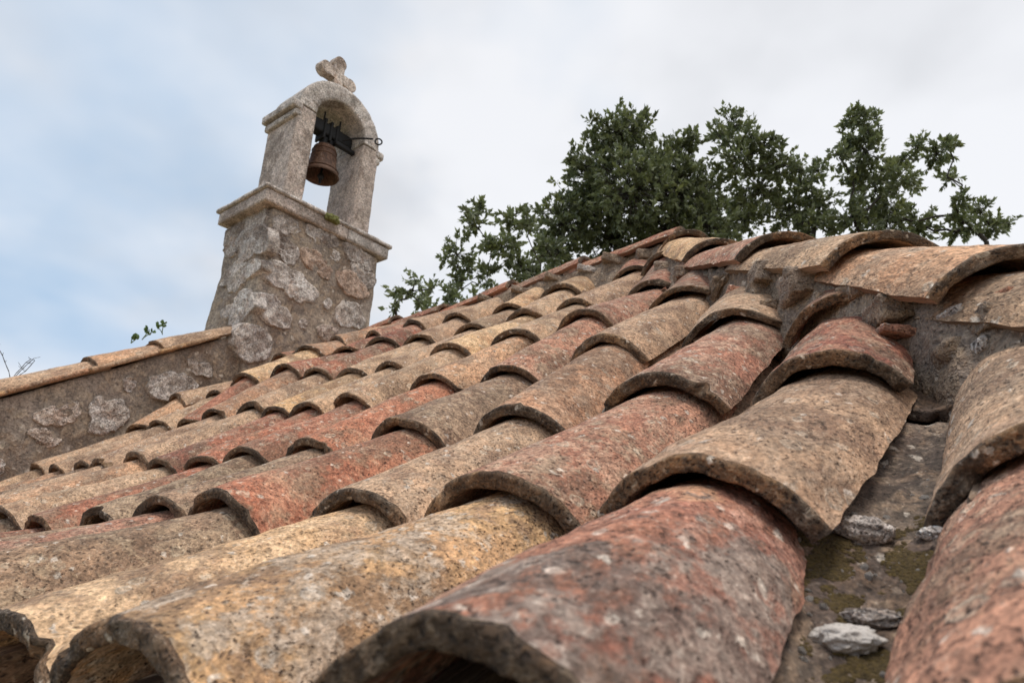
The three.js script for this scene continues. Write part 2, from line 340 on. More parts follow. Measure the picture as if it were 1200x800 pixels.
// ------------------------------------------------------------------ chapel
const chapel = thing('chapel', 'small stone chapel with a weathered clay tile roof and a rubble gable parapet', 'chapel', V3(-1.4, 0, -2.3));
const WALLY = -0.16;                                   // top of the side walls, relative to the eye
{
  const wall = (x0, x1, z0, z1, seed) => { const g = roughBox(x1 - x0, H + WALLY, z1 - z0, 0.12, 0.02, 0.012, 5, seed); g.translate((x0 + x1) / 2, (WALLY - H) / 2, (z0 + z1) / 2); put('nave_wall', boxUV(g, 1.1), M.mortar, chapel); };
  wall(-3.18, 0.42, -0.55, -0.15, 3); wall(-3.18, 0.42, -4.45, -4.05, 4); wall(0.02, 0.42, -4.049, -0.551, 5);
}
const roof = sub('roof', chapel);
roof.userData.label = 'hipped roof of overlapping ochre, grey and red barrel tiles';
{ // bed of earth and mortar under the tiles: main slope, hip end, back slope
  const pos = [], idx = [], B = 0.155, quad = (a, b, c, d) => { const k = pos.length / 3; for (const v of [a, b, c, d]) pos.push(v[0], v[1], v[2]); idx.push(k, k + 1, k + 2, k, k + 2, k + 3); };
  const zs = []; for (let z = -0.06; z > -2.28; z -= 0.08) zs.push(z); zs.push(-2.28);
  const hipA = z => { for (let i = 0; i < HIP.length - 1; i++) if (z <= HIP[i + 1].z) { const t = (z - HIP[i].z) / (HIP[i + 1].z - HIP[i].z); return HIP[i].x + (HIP[i + 1].x - HIP[i].x) * clamp(t); } return HIP[HIP.length - 1].x; };
  for (let i = 0; i < zs.length - 1; i++) {
    const z0 = zs[i], z1 = zs[i + 1], y0 = crestY(z0) - B, y1 = crestY(z1) - B, h0 = hipA(z0), h1 = hipA(z1);
    quad([WALLX, y0, z0], [h0, y0, z0], [h1, y1, z1], [WALLX, y1, z1]);
    quad([h0, y0, z0], [h0, y0, -4.56 - z0], [h1, y1, -4.56 - z1], [h1, y1, z1]);
    quad([h0, y0, -4.56 - z0], [WALLX, y0, -4.56 - z0], [WALLX, y1, -4.56 - z1], [h1, y1, -4.56 - z1]);
  }
  const g = new THREE.BufferGeometry(); g.setAttribute('position', new THREE.Float32BufferAttribute(pos, 3)); g.setIndex(idx); g.computeVertexNormals();
  put('tile_bed', boxUV(g, 2), M.gutter, roof);
}
const CLAY = [ // colour of each cover tile, by row from the eave and by column from the hip
  { '-3': 'T', '-2': 'P', '-1': 'P', 0: 'PL', 1: 'YL', 2: 'Y', 3: 'G', 4: 'P', 5: 'T', 6: 'R' },
  { '-2': 'R', '-1': 'T', 0: 'T', 1: 'P', 2: 'T', 3: 'R', 4: 'G', 5: 'G', 6: 'R', 7: 'T', 8: 'O', 9: 'T', 10: 'G', 11: 'O', 12: 'T' },
  { '-1': 'D', 0: 'D', 1: 'P', 2: 'O', 3: 'G', 4: 'R', 5: 'R', 6: 'R', 7: 'D', 8: 'T', 9: 'T', 10: 'O', 11: 'T', 12: 'T' },
  { 0: 'R', 1: 'T', 2: 'T', 3: 'P', 4: 'O', 5: 'T', 6: 'T', 7: 'Y', 8: 'T', 9: 'O', 10: 'R', 11: 'T', 12: 'O' },
  { 2: 'D', 3: 'P', 4: 'T', 5: 'Y', 6: 'T', 7: 'T', 8: 'D', 9: 'D', 10: 'Y', 11: 'O', 12: 'T' },
  { 3: 'P', 4: 'T', 5: 'T', 6: 'G', 7: 'T', 8: 'D', 9: 'D', 10: 'O', 11: 'R', 12: 'R' },
  { 4: 'D', 5: 'Y', 6: 'Y', 7: 'T', 8: 'T', 9: 'P', 10: 'O', 11: 'T', 12: 'O' }];
const tr = rng(77), kinds = ['T', 'G', 'O', 'T', 'R'];
for (let r = 0; r < 7; r++) for (let c = -3; c <= 12; c++) {
  const P = gridP[r][c]; if ((P.z < hipZ(-P.x) + 0.02 && !(r === 3 && c === 0)) || (r === 2 && c === -1)) continue;
  if (r === 3 && c === 0) P.multiplyScalar(0.94);
  const Q = gridP[r + 1][c], n = roofNormal((P.z + Q.z) / 2);
  const d = Q.clone().addScaledVector(n, -0.0275).sub(P), full = d.length();
  let len = full + 0.085 + (tr() - 0.5) * 0.02;
  // tiles that meet the hip are cut short under its caps
  const zEnd = P.z + d.z, hz = hipZ(-(P.x + d.x)); if (hz > zEnd - 0.06) { const t = clamp((P.z - hipZ(-P.x) + 0.06) / -d.z, 0.3, 1.2); len = Math.min(len, full * t); }
  const near = r + Math.max(0, c) < 4, mid = r + c < 8;
  const k = CLAY[r][c] || kinds[Math.floor(tr() * 5)];
  const trim = c === 0 ? [0.88, 0.95, 0.88, 1][r] : 1, w0 = (0.214 + (tr() - 0.5) * 0.014) * trim, g = tileGeo({ len, w0, w1: 0.176 * Math.sqrt(trim), h0: (c < 2 ? 0.066 : 0.073) + (tr() - 0.5) * 0.012, h1: c < 2 ? 0.056 : 0.060, th: 0.0170 + (tr() - 0.5) * 0.005, nu: near ? 44 : mid ? 22 : 14, nv: near ? 60 : mid ? 26 : 14, seed: r * 17.3 + c * 3.1 + 5, ou: tr(), ov: tr(), warp: 0.0065, us: near ? 1.3 : 1.1, vs: c < 1 ? 0.85 : 1.25, chip: 0.004 + 0.007 * tr(), fine: near ? 0.0016 : 0 });
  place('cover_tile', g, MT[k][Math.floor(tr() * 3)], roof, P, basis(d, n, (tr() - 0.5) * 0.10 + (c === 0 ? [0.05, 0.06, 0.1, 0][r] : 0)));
  // mortar or pebbles pushed into some of the open ends
  if ((r >= 2 && tr() < 0.4) || (r === 1 && c > 3)) {
    const gp = roughBox(0.10, 0.055, 0.07, 0.011, 0.025, 0.014, 22, r * 5 + c);
    const m = place('mortar_plug', boxUV(gp, 2, tr(), tr()), M.mortar, roof, P.clone().addScaledVector(n, -0.072).addScaledVector(d, 0.075 / full + 0.04 * tr()), basis(d, n));
    m.scale.set(1, 0.8 + 0.4 * tr(), 1);
  }
}
// channel tiles between the columns
for (let r = 0; r < 7; r++) for (let c = -3; c <= 12; c++) {
  const A = gridP[r][c], B = gridP[r][c + 1] || A.clone().add(V3(-0.2, 0, 0)), A1 = gridP[r + 1][c], B1 = gridP[r + 1][c + 1] || A1.clone().add(V3(-0.2, 0, 0));
  if (c === 12 && A.x - 0.1 < WALLX + 0.06) continue;
  const lift = -0.122, P = A.clone().add(B).multiplyScalar(0.5), Q = A1.clone().add(B1).multiplyScalar(0.5);
  if (P.z < hipZ(-P.x) - 0.02) continue;
  const n = roofNormal((P.z + Q.z) / 2); P.addScaledVector(n, lift + 0.012); Q.addScaledVector(n, lift - 0.01);
  const d = Q.clone().sub(P), full = d.length(), near = r + Math.max(0, c) < 3;
  let len = full + 0.07; const hz = hipZ(-Q.x); if (hz > Q.z - 0.05) len = Math.min(len, full * clamp((P.z - hipZ(-P.x) + 0.05) / -d.z, 0.3, 1.2));
  const w = clamp(Math.abs(A.x - B.x) * 0.66, 0.11, 0.165);
  const g = tileGeo({ len, w0: w * 0.9, w1: w, h0: 0.052, h1: 0.058, th: 0.017, nu: near ? 30 : 12, nv: near ? 40 : 8, seed: r * 11.3 + c * 7.1 + 50, ou: tr(), ov: tr(), fine: near ? 0.002 : 0 });
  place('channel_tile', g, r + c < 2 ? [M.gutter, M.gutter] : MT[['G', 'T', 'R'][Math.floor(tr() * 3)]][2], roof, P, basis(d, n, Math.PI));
}
// ridge: mortar bed and caps
const RIDGE = [[3.16, 0], [3.0, 0], [2.65, [470, 370]], [2.28, [527, 356]], [1.83, [606, 329]], [1.41, [691, 301]]].map(([a, s]) => s ? onZ(s[0], s[1], -2.3) : V3(-a, 1.315, -2.3));
{
  const line = [V3(-3.2, 1.31, -2.3), ...RIDGE.slice(1), ...HIP], nq = 300, nt = 40;
  const curve = new THREE.CatmullRomCurve3(line, false, 'centripetal'), pos = [], idx = [];
  for (let i = 0; i <= nq; i++) {
    const p = curve.getPointAt(i / nq), tg = curve.getTangentAt(i / nq), side = V3(-tg.z, 0, tg.x).normalize();   // + side: away from the eye
    if (side.z > 0) side.negate();
    for (let j = 0; j <= nt; j++) {
      const t = -1 + 2 * j / nt, wd = 0.15 + 0.05 * (fbm3(p.x * 5, p.z * 5, t > 0 ? 3 : 8, 2) - 0.5);
      const v = p.clone().addScaledVector(side, t * wd);
      const main = crestY(Math.max(v.z, -2.3)) - 0.185, back = p.y - 0.07 - Math.max(0, t) * wd * 0.75;
      const edgeY = t <= 0 ? main : back, k = sstep(1, 0.5, Math.abs(t));
      v.y = edgeY * (1 - k) + (p.y - 0.078 - 0.05 * t * t) * k;
      v.y += (fbm3(v.x * 16 + 3, v.z * 16, t, 4) - 0.5) * 0.05 + (fbm3(v.x * 45, v.z * 45, v.y * 45, 4) - 0.5) * 0.035;
      v.addScaledVector(side, (fbm3(v.x * 20, v.y * 30, v.z * 20 + 5, 4) - 0.5) * 0.04);
      pos.push(v.x, v.y, v.z);
    }
  }
  for (let i = 0; i < nq; i++) for (let j = 0; j < nt; j++) { const a = i * (nt + 1) + j, b = a + 1, c = a + nt + 1, d = c + 1; idx.push(a, c, b, b, c, d); }
  const g = new THREE.BufferGeometry(); g.setAttribute('position', new THREE.Float32BufferAttribute(pos, 3)); g.setIndex(idx); g.computeVertexNormals();
  const bedMesh = put('ridge_mortar', boxUV(g, 2), M.mortar, roof); bedMesh.updateWorldMatrix(true, false);
  // broken stones, mortar clods and tile shards packed between the last tiles and the caps; each is seated where its sight line meets the bed
  const q = rng(19), rc = new THREE.Raycaster(), Rf = MT.R[1][0], Pf = MT.P[2][0];
  for (const [px, py, w, h, m, tilt] of [[950, 334, 74, 40, M.mortar, 0.1], [905, 326, 56, 34, M.mortar, -0.2], [893, 344, 40, 28, M.mortar, 0.2], [866, 350, 34, 26, Pf, -0.2], [846, 336, 28, 24, M.mortar, 0.1], [908, 364, 46, 18, M.mortar, 0], [968, 360, 40, 26, M.mortar, -0.3], [1012, 338, 50, 26, M.mortar, 0.2],
    [1062, 366, 92, 40, M.mortar, 0.1], [1062, 397, 84, 13, Pf, -0.16], [1130, 372, 44, 36, M.limeGrey, 0.3], [1172, 378, 60, 40, M.mortar, -0.1], [1188, 354, 70, 12, Rf, -0.1], [1120, 412, 46, 36, M.mortar, 0.4], [1160, 404, 40, 22, M.limeGrey, 0.2],
    [806, 322, 36, 20, M.mortar, 0.1], [780, 316, 30, 16, M.mortar, 0], [758, 300, 30, 15, M.mortar, 0.2], [720, 306, 34, 12, M.mortar, -0.3], [690, 318, 30, 9, M.limeGrey, -0.3], [650, 328, 30, 8, M.mortar, -0.3], [610, 342, 26, 7, M.mortar, -0.3], [570, 352, 24, 7, M.mortar, -0.3]]) {
    const d = ray(px, py), eye = V3(0, H, 0); rc.set(eye, d.clone().normalize()); const hit = rc.intersectObject(bedMesh)[0]; if (!hit) continue;
    const k = hit.point.clone().sub(eye).dot(d) / d.lengthSq() / F, W = w * k * 0.85, Hh = h * k * 0.8; hit.point.addScaledVector(d, 0.018);
    const g2 = roughBox(W, Hh, Math.min(W, 0.07), Math.max(0.0035, Math.min(W, Hh) / 9), Math.min(W, Hh) * 0.14, Math.min(W, Hh) * 0.26, 1.7 / Math.min(W, Hh), q() * 50);
    g2.rotateZ(tilt); g2.rotateY(rad(YAW) * (0.6 + 0.5 * q())); g2.translate(hit.point.x, hit.point.y - H, hit.point.z); put(m === Rf || m === Pf ? 'tile_shard' : 'mortar_clod', boxUV(g2, 2.4, q(), q()), m, roof);
  }
}
{
  const cap = (P, Q, k, tone, o = {}) => {
    const d = Q.clone().sub(P), L = d.length(); d.y -= 0.035;
    const n = V3(o.nx || 0, 1, o.nz || 0);
    place('ridge_cap', tileGeo({ len: L + (o.ext ?? 0.09), w0: o.w || 0.215, w1: (o.w || 0.215) * 0.86, h0: o.h || 0.07, h1: 0.06, th: 0.019, nu: 30, nv: 36, seed: P.x * 9 + 31, ou: tr(), ov: tr(), fine: 0.0012 }), MT[k][tone], roof, P, basis(d, n, o.roll || 0));
  };
  cap(HIP[5], HIP[4], 'O', 0, { w: 0.24 }); cap(HIP[4], HIP[3], 'T', 0, { w: 0.25 }); cap(HIP[3], HIP[2], 'P', 0, { w: 0.24 }); cap(HIP[2], HIP[1], 'Y', 1, { w: 0.22 }); cap(HIP[1], HIP[0], 'D', 1, { w: 0.2 });
  cap(HIP[6], HIP[5], 'T', 0); cap(HIP[7], HIP[6], 'R', 0);
  cap(HIP[0], RIDGE[5], 'D', 0, { w: 0.2 });
  for (let i = 5; i > 1; i--) cap(RIDGE[i], RIDGE[i - 1], ['D', 'P', 'R', 'D', 'R', 'P'][i], 1, { w: 0.195 });
}

// ------------------------------------------------------------------ gable parapet with exposed stones and tile coping
const parapet = sub('gable_parapet', chapel);
const copY = z => 0.545 + (-0.70 - z) * 0.60;         // underside of the coping at the inner face
{
  // wall body as a rough box bent to the slope
  const z0 = -1.80, z1 = 0.12, g = roughBox(0.40, 1, z1 - z0, 0.022, 0.012, 0.016, 9, 12, v => {
    const z = v.z + (z0 + z1) / 2, top = copY(z) - 0.012; v.y = top + (v.y - 0.5) * 1.0;
  });
  g.translate(WALLX - 0.20, 0, (z0 + z1) / 2);
  put('wall', boxUV(g, 1.3), M.wallMortar, parapet);
  const low = roughBox(0.40, H - 0.5, 4.6, 0.15, 0.01, 0.012, 5, 6); low.translate(WALLX - 0.205, (-0.5 - H) / 2, -2.28); put('wall', boxUV(low, 1.3), M.mortar, parapet);
  const gab = new THREE.Shape([[-0.12, -0.52], [0.3, -0.3], [2.3, 1.15], [4.3, -0.3], [4.56, -0.52]].map(p => new THREE.Vector2(...p)));
  const gg = new THREE.ExtrudeGeometry(gab, { depth: 0.34, bevelEnabled: false }); gg.rotateY(Math.PI / 2); gg.translate(WALLX - 0.38, 0, 0); put('wall', boxUV(gg, 1.3), M.mortar, parapet);
}
// a stone lying in a wall face, outlined by points of the picture mapped onto that face
function stone(name, outline, plane, out, m, parent, seed, bulge = 0.02) {
  bulge *= parent === parapet ? 0.9 : 0.3;
  const isX = plane.x !== undefined, pts = outline.map(([a, b]) => { const p = isX ? onX(a, b, plane.x) : onZ(a, b, plane.z); return [isX ? p.z : p.x, p.y]; });
  let cu = 0, cv = 0; for (const [u, v] of pts) { cu += u / pts.length; cv += v / pts.length; }
  const ang = pts.map(([u, v]) => [Math.atan2(v - cv, u - cu), Math.hypot(u - cu, v - cv)]).sort((a, b) => a[0] - b[0]);
  const rAt = t => { for (let i = 0; i < ang.length; i++) { const a = ang[i], b = ang[(i + 1) % ang.length]; let t1 = b[0], tt = t; if (i === ang.length - 1) { t1 += Math.PI * 2; if (tt < a[0]) tt += Math.PI * 2; } if (tt >= a[0] && tt <= t1) { const k = (tt - a[0]) / Math.max(1e-4, t1 - a[0]); return a[1] + (b[1] - a[1]) * k; } } return ang[0][1]; };
  const nr = 16, na = 48, pos = [], idx = [], D = 0.05;
  for (let i = 0; i <= nr; i++) for (let j = 0; j < na; j++) {
    const t = -Math.PI + 2 * Math.PI * j / na, R = rAt(t) * 1.04 * (0.80 + 0.42 * fbm3(Math.cos(t) * 3.5 + seed, Math.sin(t) * 3.5, seed, 4));
    const k = i / nr, rr = k < 0.75 ? k / 0.75 * 0.93 : 0.93 + (k - 0.75) / 0.25 * 0.10;
    const u = cu + Math.cos(t) * R * rr, v = cv + Math.sin(t) * R * rr;
    let h = k < 0.75 ? bulge : bulge - (bulge + D) * Math.pow((k - 0.75) / 0.25, 1.0);
    if (k < 0.99) h += (fbm3(u * 22 + seed, v * 22, seed * 2, 4) - 0.5) * 0.022 + (fbm3(u * 70, v * 70, seed, 3) - 0.5) * 0.014;
    pos.push(isX ? plane.x + h * out : u, v, isX ? u : plane.z + h * out);
  }
  const flip = isX ? out < 0 : out > 0;
  for (let i = 0; i < nr; i++) for (let j = 0; j < na; j++) { const a = i * na + j, b = i * na + (j + 1) % na, c = a + na, d = b + na; if (flip) idx.push(a, c, b, b, c, d); else idx.push(a, b, c, b, d, c); }
  let g = new THREE.BufferGeometry(); g.setAttribute('position', new THREE.Float32BufferAttribute(pos, 3)); g.setIndex(idx); g = mergeVertices(g, 1e-6); g.computeVertexNormals();
  return put(name, boxUV(g, 2.2, seed * 0.37, seed * 0.21), m, parent);
}
{
  const pl = { x: WALLX }, S = (o, m, s, b) => stone('stone', o, pl, 1, m, parapet, s, b);
  S([[32, 487], [45, 482], [68, 480], [90, 468], [92, 488], [80, 497], [58, 498], [38, 494]], M.limePink, 1, 0.012);
  S([[113, 462], [122, 470], [150, 478], [152, 490], [140, 500], [103, 505], [105, 490]], M.lime, 2, 0.014);
  S([[172, 445], [190, 437], [208, 438], [230, 452], [222, 462], [200, 470], [180, 466], [171, 455]], M.lime, 3, 0.016);
  S([[217, 420], [232, 427], [246, 430], [245, 444], [236, 440], [222, 432]], M.lime, 4, 0.014);
  S([[28, 508], [40, 514], [60, 513], [72, 516], [58, 524], [48, 522]], M.limePink, 5, 0.008);
  S([[143, 445], [155, 442], [157, 455], [150, 460], [144, 452]], M.lime, 6, 0.01);
  S([[-20, 550], [2, 538], [4, 548], [-6, 560]], M.lime, 7, 0.01);
}
{ // coping: a thin course of slabs and two runs of barrel tiles
  const dir = V3(0, 0.6, -1).normalize(), n = V3(0, 1, 0.6).normalize(), r2 = rng(9);
  for (let i = 0; i < 7; i++) {
    const z = 0.06 - i * 0.262, len = 0.305, zc = z - 0.13; if (zc < -1.45) continue;
    const g = roughBox(0.5, 0.02, len * 0.99, 0.02, 0.008, 0.006, 14, 40 + i);
    g.applyQuaternion(basis(dir, n)); g.translate(WALLX - 0.205 + (r2() - 0.5) * 0.02, copY(zc) + 0.008 + (r2() - 0.5) * 0.005, zc);
    put('coping_slab', boxUV(g, 2, r2(), r2()), MT[['O', 'T', 'Y'][i % 3]][i % 2][0], parapet);
  }
  const ends = [0.25, -0.02, -0.30, -0.60, [97, 424], [177, 396]].map(e => Array.isArray(e) ? onX(e[0], e[1], WALLX - 0.06).z : e);
  for (const [X, off, w] of [[WALLX - 0.075, 0, 0.23], [WALLX - 0.30, 0.06, 0.23]]) for (let i = 0; i < ends.length; i++) {
    const z = ends[i] + off, zn = i + 1 < ends.length ? ends[i + 1] + off : ends[i] + off - 0.29 - off, L = (z - zn) / Math.cos(Math.atan(0.6));
    const P = V3(X, copY(z) + 0.084, z), Q = V3(X, copY(zn) + 0.062, zn);
    place('coping_tile', tileGeo({ len: L + 0.06, w0: w, w1: w * 0.85, h0: 0.06, h1: 0.05, nu: 22, nv: 18, seed: 60 + i + X * 5, ou: r2(), ov: r2() }), MT[['O', 'T', 'O', 'T', 'O', 'T'][i]][i % 2], parapet, P, basis(Q.clone().sub(P), n, (r2() - 0.5) * 0.1));
  }
}

// ------------------------------------------------------------------ bell tower
const tower = thing('bell_tower', 'rubble stone bell tower with moulded cornice and open round arch above the roof', 'bell tower', V3(-3.37, H + 0.6, -2.06));
const TZ = -2.06, FX = -3.14;
{
  const base = sub('base', tower);
  const g = roughBox(0.47, 1.5, 0.79, 0.016, 0.03, 0.016, 8, 22, v => { const k = clamp((0.4 - v.y) / 1.0); if (v.z > 0) v.z += 0.05 * k * (v.x < 0 ? 1.3 : 0.3); else v.z += 0.05 * k; if (v.x < 0) v.x -= 0.04 * k; });
  g.translate(FX - 0.235, 1.13, TZ - 0.008);
  put('core', boxUV(g, 1.3), M.wallMortar, base);
  const f = { x: FX + 0.002 }, S = (o, m, s, b) => stone('stone', o, f, 1, m, base, s, b);
  S([[318, 258], [335, 256], [350, 262], [352, 270], [340, 273], [322, 268]], M.limeGrey, 11, 0.014);
  S([[356, 262], [372, 268], [396, 282], [396, 288], [375, 282], [358, 272]], M.limeGrey, 12, 0.012);
  S([[322, 268], [338, 282], [350, 305], [346, 312], [328, 300], [318, 285]], M.limeGrey, 13, 0.016);
  S([[349, 282], [360, 280], [373, 287], [371, 291], [357, 287]], M.lime, 14, 0.01);
  S([[350, 292], [362, 292], [378, 304], [390, 318], [386, 326], [370, 318], [354, 305]], M.limeRust, 15, 0.02);
  S([[386, 296], [394, 294], [398, 303], [390, 305]], M.lime, 16, 0.008);
  S([[392, 318], [408, 318], [424, 330], [432, 345], [420, 350], [402, 338]], M.limeRust, 17, 0.022);
  S([[402, 286], [425, 296], [438, 306], [438, 318], [420, 308], [404, 296]], M.limeGrey, 18, 0.012);
  S([[304, 306], [316, 302], [340, 316], [360, 330], [372, 344], [370, 356], [356, 354], [332, 338], [308, 324]], M.lime, 19, 0.03);
  S([[300, 345], [312, 344], [330, 358], [342, 372], [340, 385], [325, 384], [306, 372]], M.lime, 20, 0.026);
  S([[273, 386], [288, 378], [304, 384], [318, 398], [316, 416], [300, 424], [282, 420], [272, 405]], M.lime, 21, 0.026);
  S([[396, 356], [410, 352], [424, 362], [426, 382], [412, 384], [392, 374]], M.lime, 22, 0.02);
  S([[370, 388], [384, 382], [396, 386], [392, 394], [374, 394]], M.limePink, 23, 0.012);
  S([[380, 352], [386, 350], [388, 358], [380, 361]], M.lime, 24, 0.008);
  S([[352, 374], [358, 374], [358, 384], [352, 384]], M.lime, 25, 0.006);
  S([[410, 306], [430, 318], [440, 328], [436, 340], [420, 328]], M.limeGrey, 26, 0.014);
  // the face towards the eave
  const e = { z: TZ + 0.395 }, E = (o, m, s, b) => stone('stone', o, e, 1, m, base, s, b);
  E([[270, 256], [290, 250], [312, 252], [310, 266], [285, 270], [266, 272]], M.limeGrey, 31, 0.014);
  E([[280, 276], [300, 270], [316, 272], [314, 292], [298, 298], [280, 296]], M.limeGrey, 32, 0.018);
  E([[264, 272], [274, 276], [275, 298], [266, 302], [263, 290]], M.limeGrey, 33, 0.010);
  E([[260, 322], [272, 314], [290, 308], [306, 306], [306, 318], [288, 328], [266, 336], [258, 336]], M.lime, 34, 0.03);
  E([[262, 362], [274, 355], [298, 348], [302, 360], [290, 370], [268, 374], [260, 372]], M.lime, 35, 0.026);
}
{
  const box = (name, x0, x1, y0, y1, z0, z1, m, seed, r = 0.006, amp = 0.004, cell = 0.018) => { const g = roughBox(x1 - x0, y1 - y0, z1 - z0, cell, r, amp, 16, seed); g.translate((x0 + x1) / 2, (y0 + y1) / 2, (z0 + z1) / 2); return put(name, boxUV(g, 2, seed * 0.3, seed * 0.7), m, tower); };
  const cz0 = TZ - 0.465, cz1 = TZ + 0.465;
  const cor = sub('cornice', tower);
  const cb = (...a) => { const m = box(...a); cor.add(m); return m; };
  for (const [z0, z1, s] of [[cz0 + 0.015, TZ - 0.12, 1], [TZ - 0.116, cz1 - 0.015, 2]]) cb('cornice_stone', -3.63, -3.112, 1.872, 1.949, z0, z1, s === 1 ? M.ashlar : M.ashlarPink, s, 0.006, 0.004);
  for (const [z0, z1, s] of [[cz0, TZ - 0.06, 3], [TZ - 0.056, cz1, 4]]) cb('cornice_lip', -3.648, -3.098, 1.950, 1.974, z0, z1, M.ashlar, s, 0.006, 0.005, 0.012);
  // pillars, imposts and arch
  const px0 = -3.50, px1 = -3.172;
  box('pillar', px0, px1, 1.972, 2.64, TZ + 0.188, TZ + 0.315, M.ashlarPink, 5, 0.010, 0.005);
  box('pillar', px0, px1, 1.972, 2.64, TZ - 0.315, TZ - 0.188, M.ashlarPink, 6, 0.010, 0.005);
  for (const s of [1, -1]) {
    const lo = Math.min(s * 0.29, s * 0.362), hi = Math.max(s * 0.29, s * 0.362), l2 = Math.min(s * 0.29, s * 0.338), h2 = Math.max(s * 0.29, s * 0.338);
    box('impost', px0 - 0.02, px1 + 0.004, 2.598, 2.652, TZ + lo, TZ + hi, M.ashlar, 7 + s, 0.012, 0.004, 0.012);
    box('impost', px0 - 0.01, px1 + 0.002, 2.548, 2.596, TZ + l2, TZ + h2, M.ashlar, 9 + s, 0.014, 0.004, 0.012);
  }
  const ri = 0.19, ro = 0.315, L = Math.PI;
  const g = roughBox(L, ro - ri, px1 - px0, 0.022, 0.008, 0.005, 14, 15, null);
  { const p = g.attributes.position; for (let i = 0; i < p.count; i++) { const th = Math.PI / 2 + p.getX(i), r = (ri + ro) / 2 + p.getY(i), d = p.getZ(i); p.setXYZ(i, (px0 + px1) / 2 + d, 2.642 + Math.sin(th) * r, TZ + Math.cos(th) * r); } g.computeVertexNormals(); }
  put('arch', boxUV(g, 2), M.ashlar, tower);
  // cross with rounded arm ends
  const sh = new THREE.Shape(), lobe = (x, y, a) => sh.absarc(x, y, 0.044, a - 2.2, a + 2.2, false);
  sh.moveTo(-0.034, 0); sh.lineTo(0.034, 0); sh.lineTo(0.032, 0.144); lobe(0.105, 0.178, 0); sh.lineTo(0.032, 0.212); lobe(0, 0.288, Math.PI / 2); sh.lineTo(-0.032, 0.212); lobe(-0.105, 0.178, Math.PI); sh.lineTo(-0.032, 0.144); sh.lineTo(-0.034, 0);
  let cg = new THREE.ExtrudeGeometry(sh, { depth: 0.062, bevelEnabled: true, bevelSize: 0.004, bevelThickness: 0.004, bevelSegments: 2, curveSegments: 14 });
  cg.translate(0, 0, -0.03); cg.rotateY(Math.PI / 2 + 0.08); cg.translate(-3.33, 2.945, TZ + 0.0);
  put('cross', boxUV(cg, 2), M.limePink, tower);
}

// ------------------------------------------------------------------ bell
{
  const bx = -3.335, bz = TZ - 0.005, iron = new THREE.MeshStandardMaterial({ color: new THREE.Color().setRGB(0.022, 0.021, 0.022), roughness: 0.7, metalness: 0.3 });
  const bronze = mat(TX.G, 0.003, { color: new THREE.Color().setRGB(0.40, 0.30, 0.27), roughness: 0.75, metalness: 0.15 });
  const bell = thing('bell', 'small rust brown bell with black yoke hanging in the tower arch', 'bell', V3(bx, H + 2.3, bz));
  const pr = [[0.104, 0], [0.108, 0.006], [0.104, 0.016], [0.094, 0.04], [0.083, 0.08], [0.076, 0.13], [0.072, 0.175], [0.066, 0.197], [0.050, 0.211], [0.02, 0.216], [0.0001, 0.217]];
  const inn = [[0.0001, 0.203], [0.045, 0.199], [0.060, 0.18], [0.066, 0.13], [0.074, 0.075], [0.086, 0.03], [0.096, 0.004], [0.104, 0]];
  put('bell_body', new THREE.LatheGeometry([...inn, ...pr].map(p => new THREE.Vector2(...p)), 40).translate(bx, 2.315, bz), bronze, bell);
  for (const [r, y] of [[0.0755, 2.45], [0.0735, 2.485], [0.098, 2.352]]) put('bell_band', new THREE.TorusGeometry(r, 0.0028, 6, 40).rotateX(Math.PI / 2).translate(bx, y, bz), bronze, bell);
  const cl = new THREE.CylinderGeometry(0.006, 0.008, 0.2, 8).translate(bx, 2.39, bz), ball = new THREE.SphereGeometry(0.02, 12, 10).translate(bx, 2.32, bz), tip = new THREE.CylinderGeometry(0.009, 0.007, 0.04, 8).translate(bx, 2.292, bz);
  put('clapper', mergeGeometries([cl, ball, tip]), iron, bell);
  const yoke = roughBox(0.07, 0.085, 0.33, 0.015, 0.014, 0.006, 20, 4).translate(bx, 2.63, bz);
  put('yoke', boxUV(yoke, 2), iron, bell);
  for (const z of [-0.045, 0, 0.045]) put('hanger_strap', roughBox(0.09, 0.14, 0.016, 0.012, 0.004, 0.002, 30, 5).translate(bx, 2.62, bz + z), iron, bell);
  put('crown', roughBox(0.05, 0.07, 0.08, 0.012, 0.014, 0.004, 30, 6).translate(bx, 2.55, bz), iron, bell);
  for (const z of [-0.06, 0.055]) put('bolt', new THREE.CylinderGeometry(0.006, 0.006, 0.07, 8).translate(bx + 0.03, 2.70, bz + z), iron, bell);
  // pull hook reaching out of the arch, with a ring
  const p0 = V3(bx + 0.05, 2.60, bz - 0.08), p1 = onX(432, 170, -3.12), c = new THREE.CatmullRomCurve3([p0, p0.clone().lerp(p1, 0.5).add(V3(0, 0.01, 0)), p1]);
  const ring = new THREE.TorusGeometry(0.021, 0.005, 8, 20).rotateY(0.9).translate(...onX(438, 173, -3.115).toArray());
  put('pull_hook', mergeGeometries([new THREE.TubeGeometry(c, 16, 0.006, 8), ring]), iron, bell);
  const arm = roughBox(0.03, 0.03, 0.16, 0.012, 0.006, 0.003, 20, 8).translate(bx + 0.05, 2.555, bz - 0.11); put('yoke_arm', boxUV(arm, 2), iron, bell);
  bell.position.y += 0.026; bell.scale.setScalar(1.08);
}

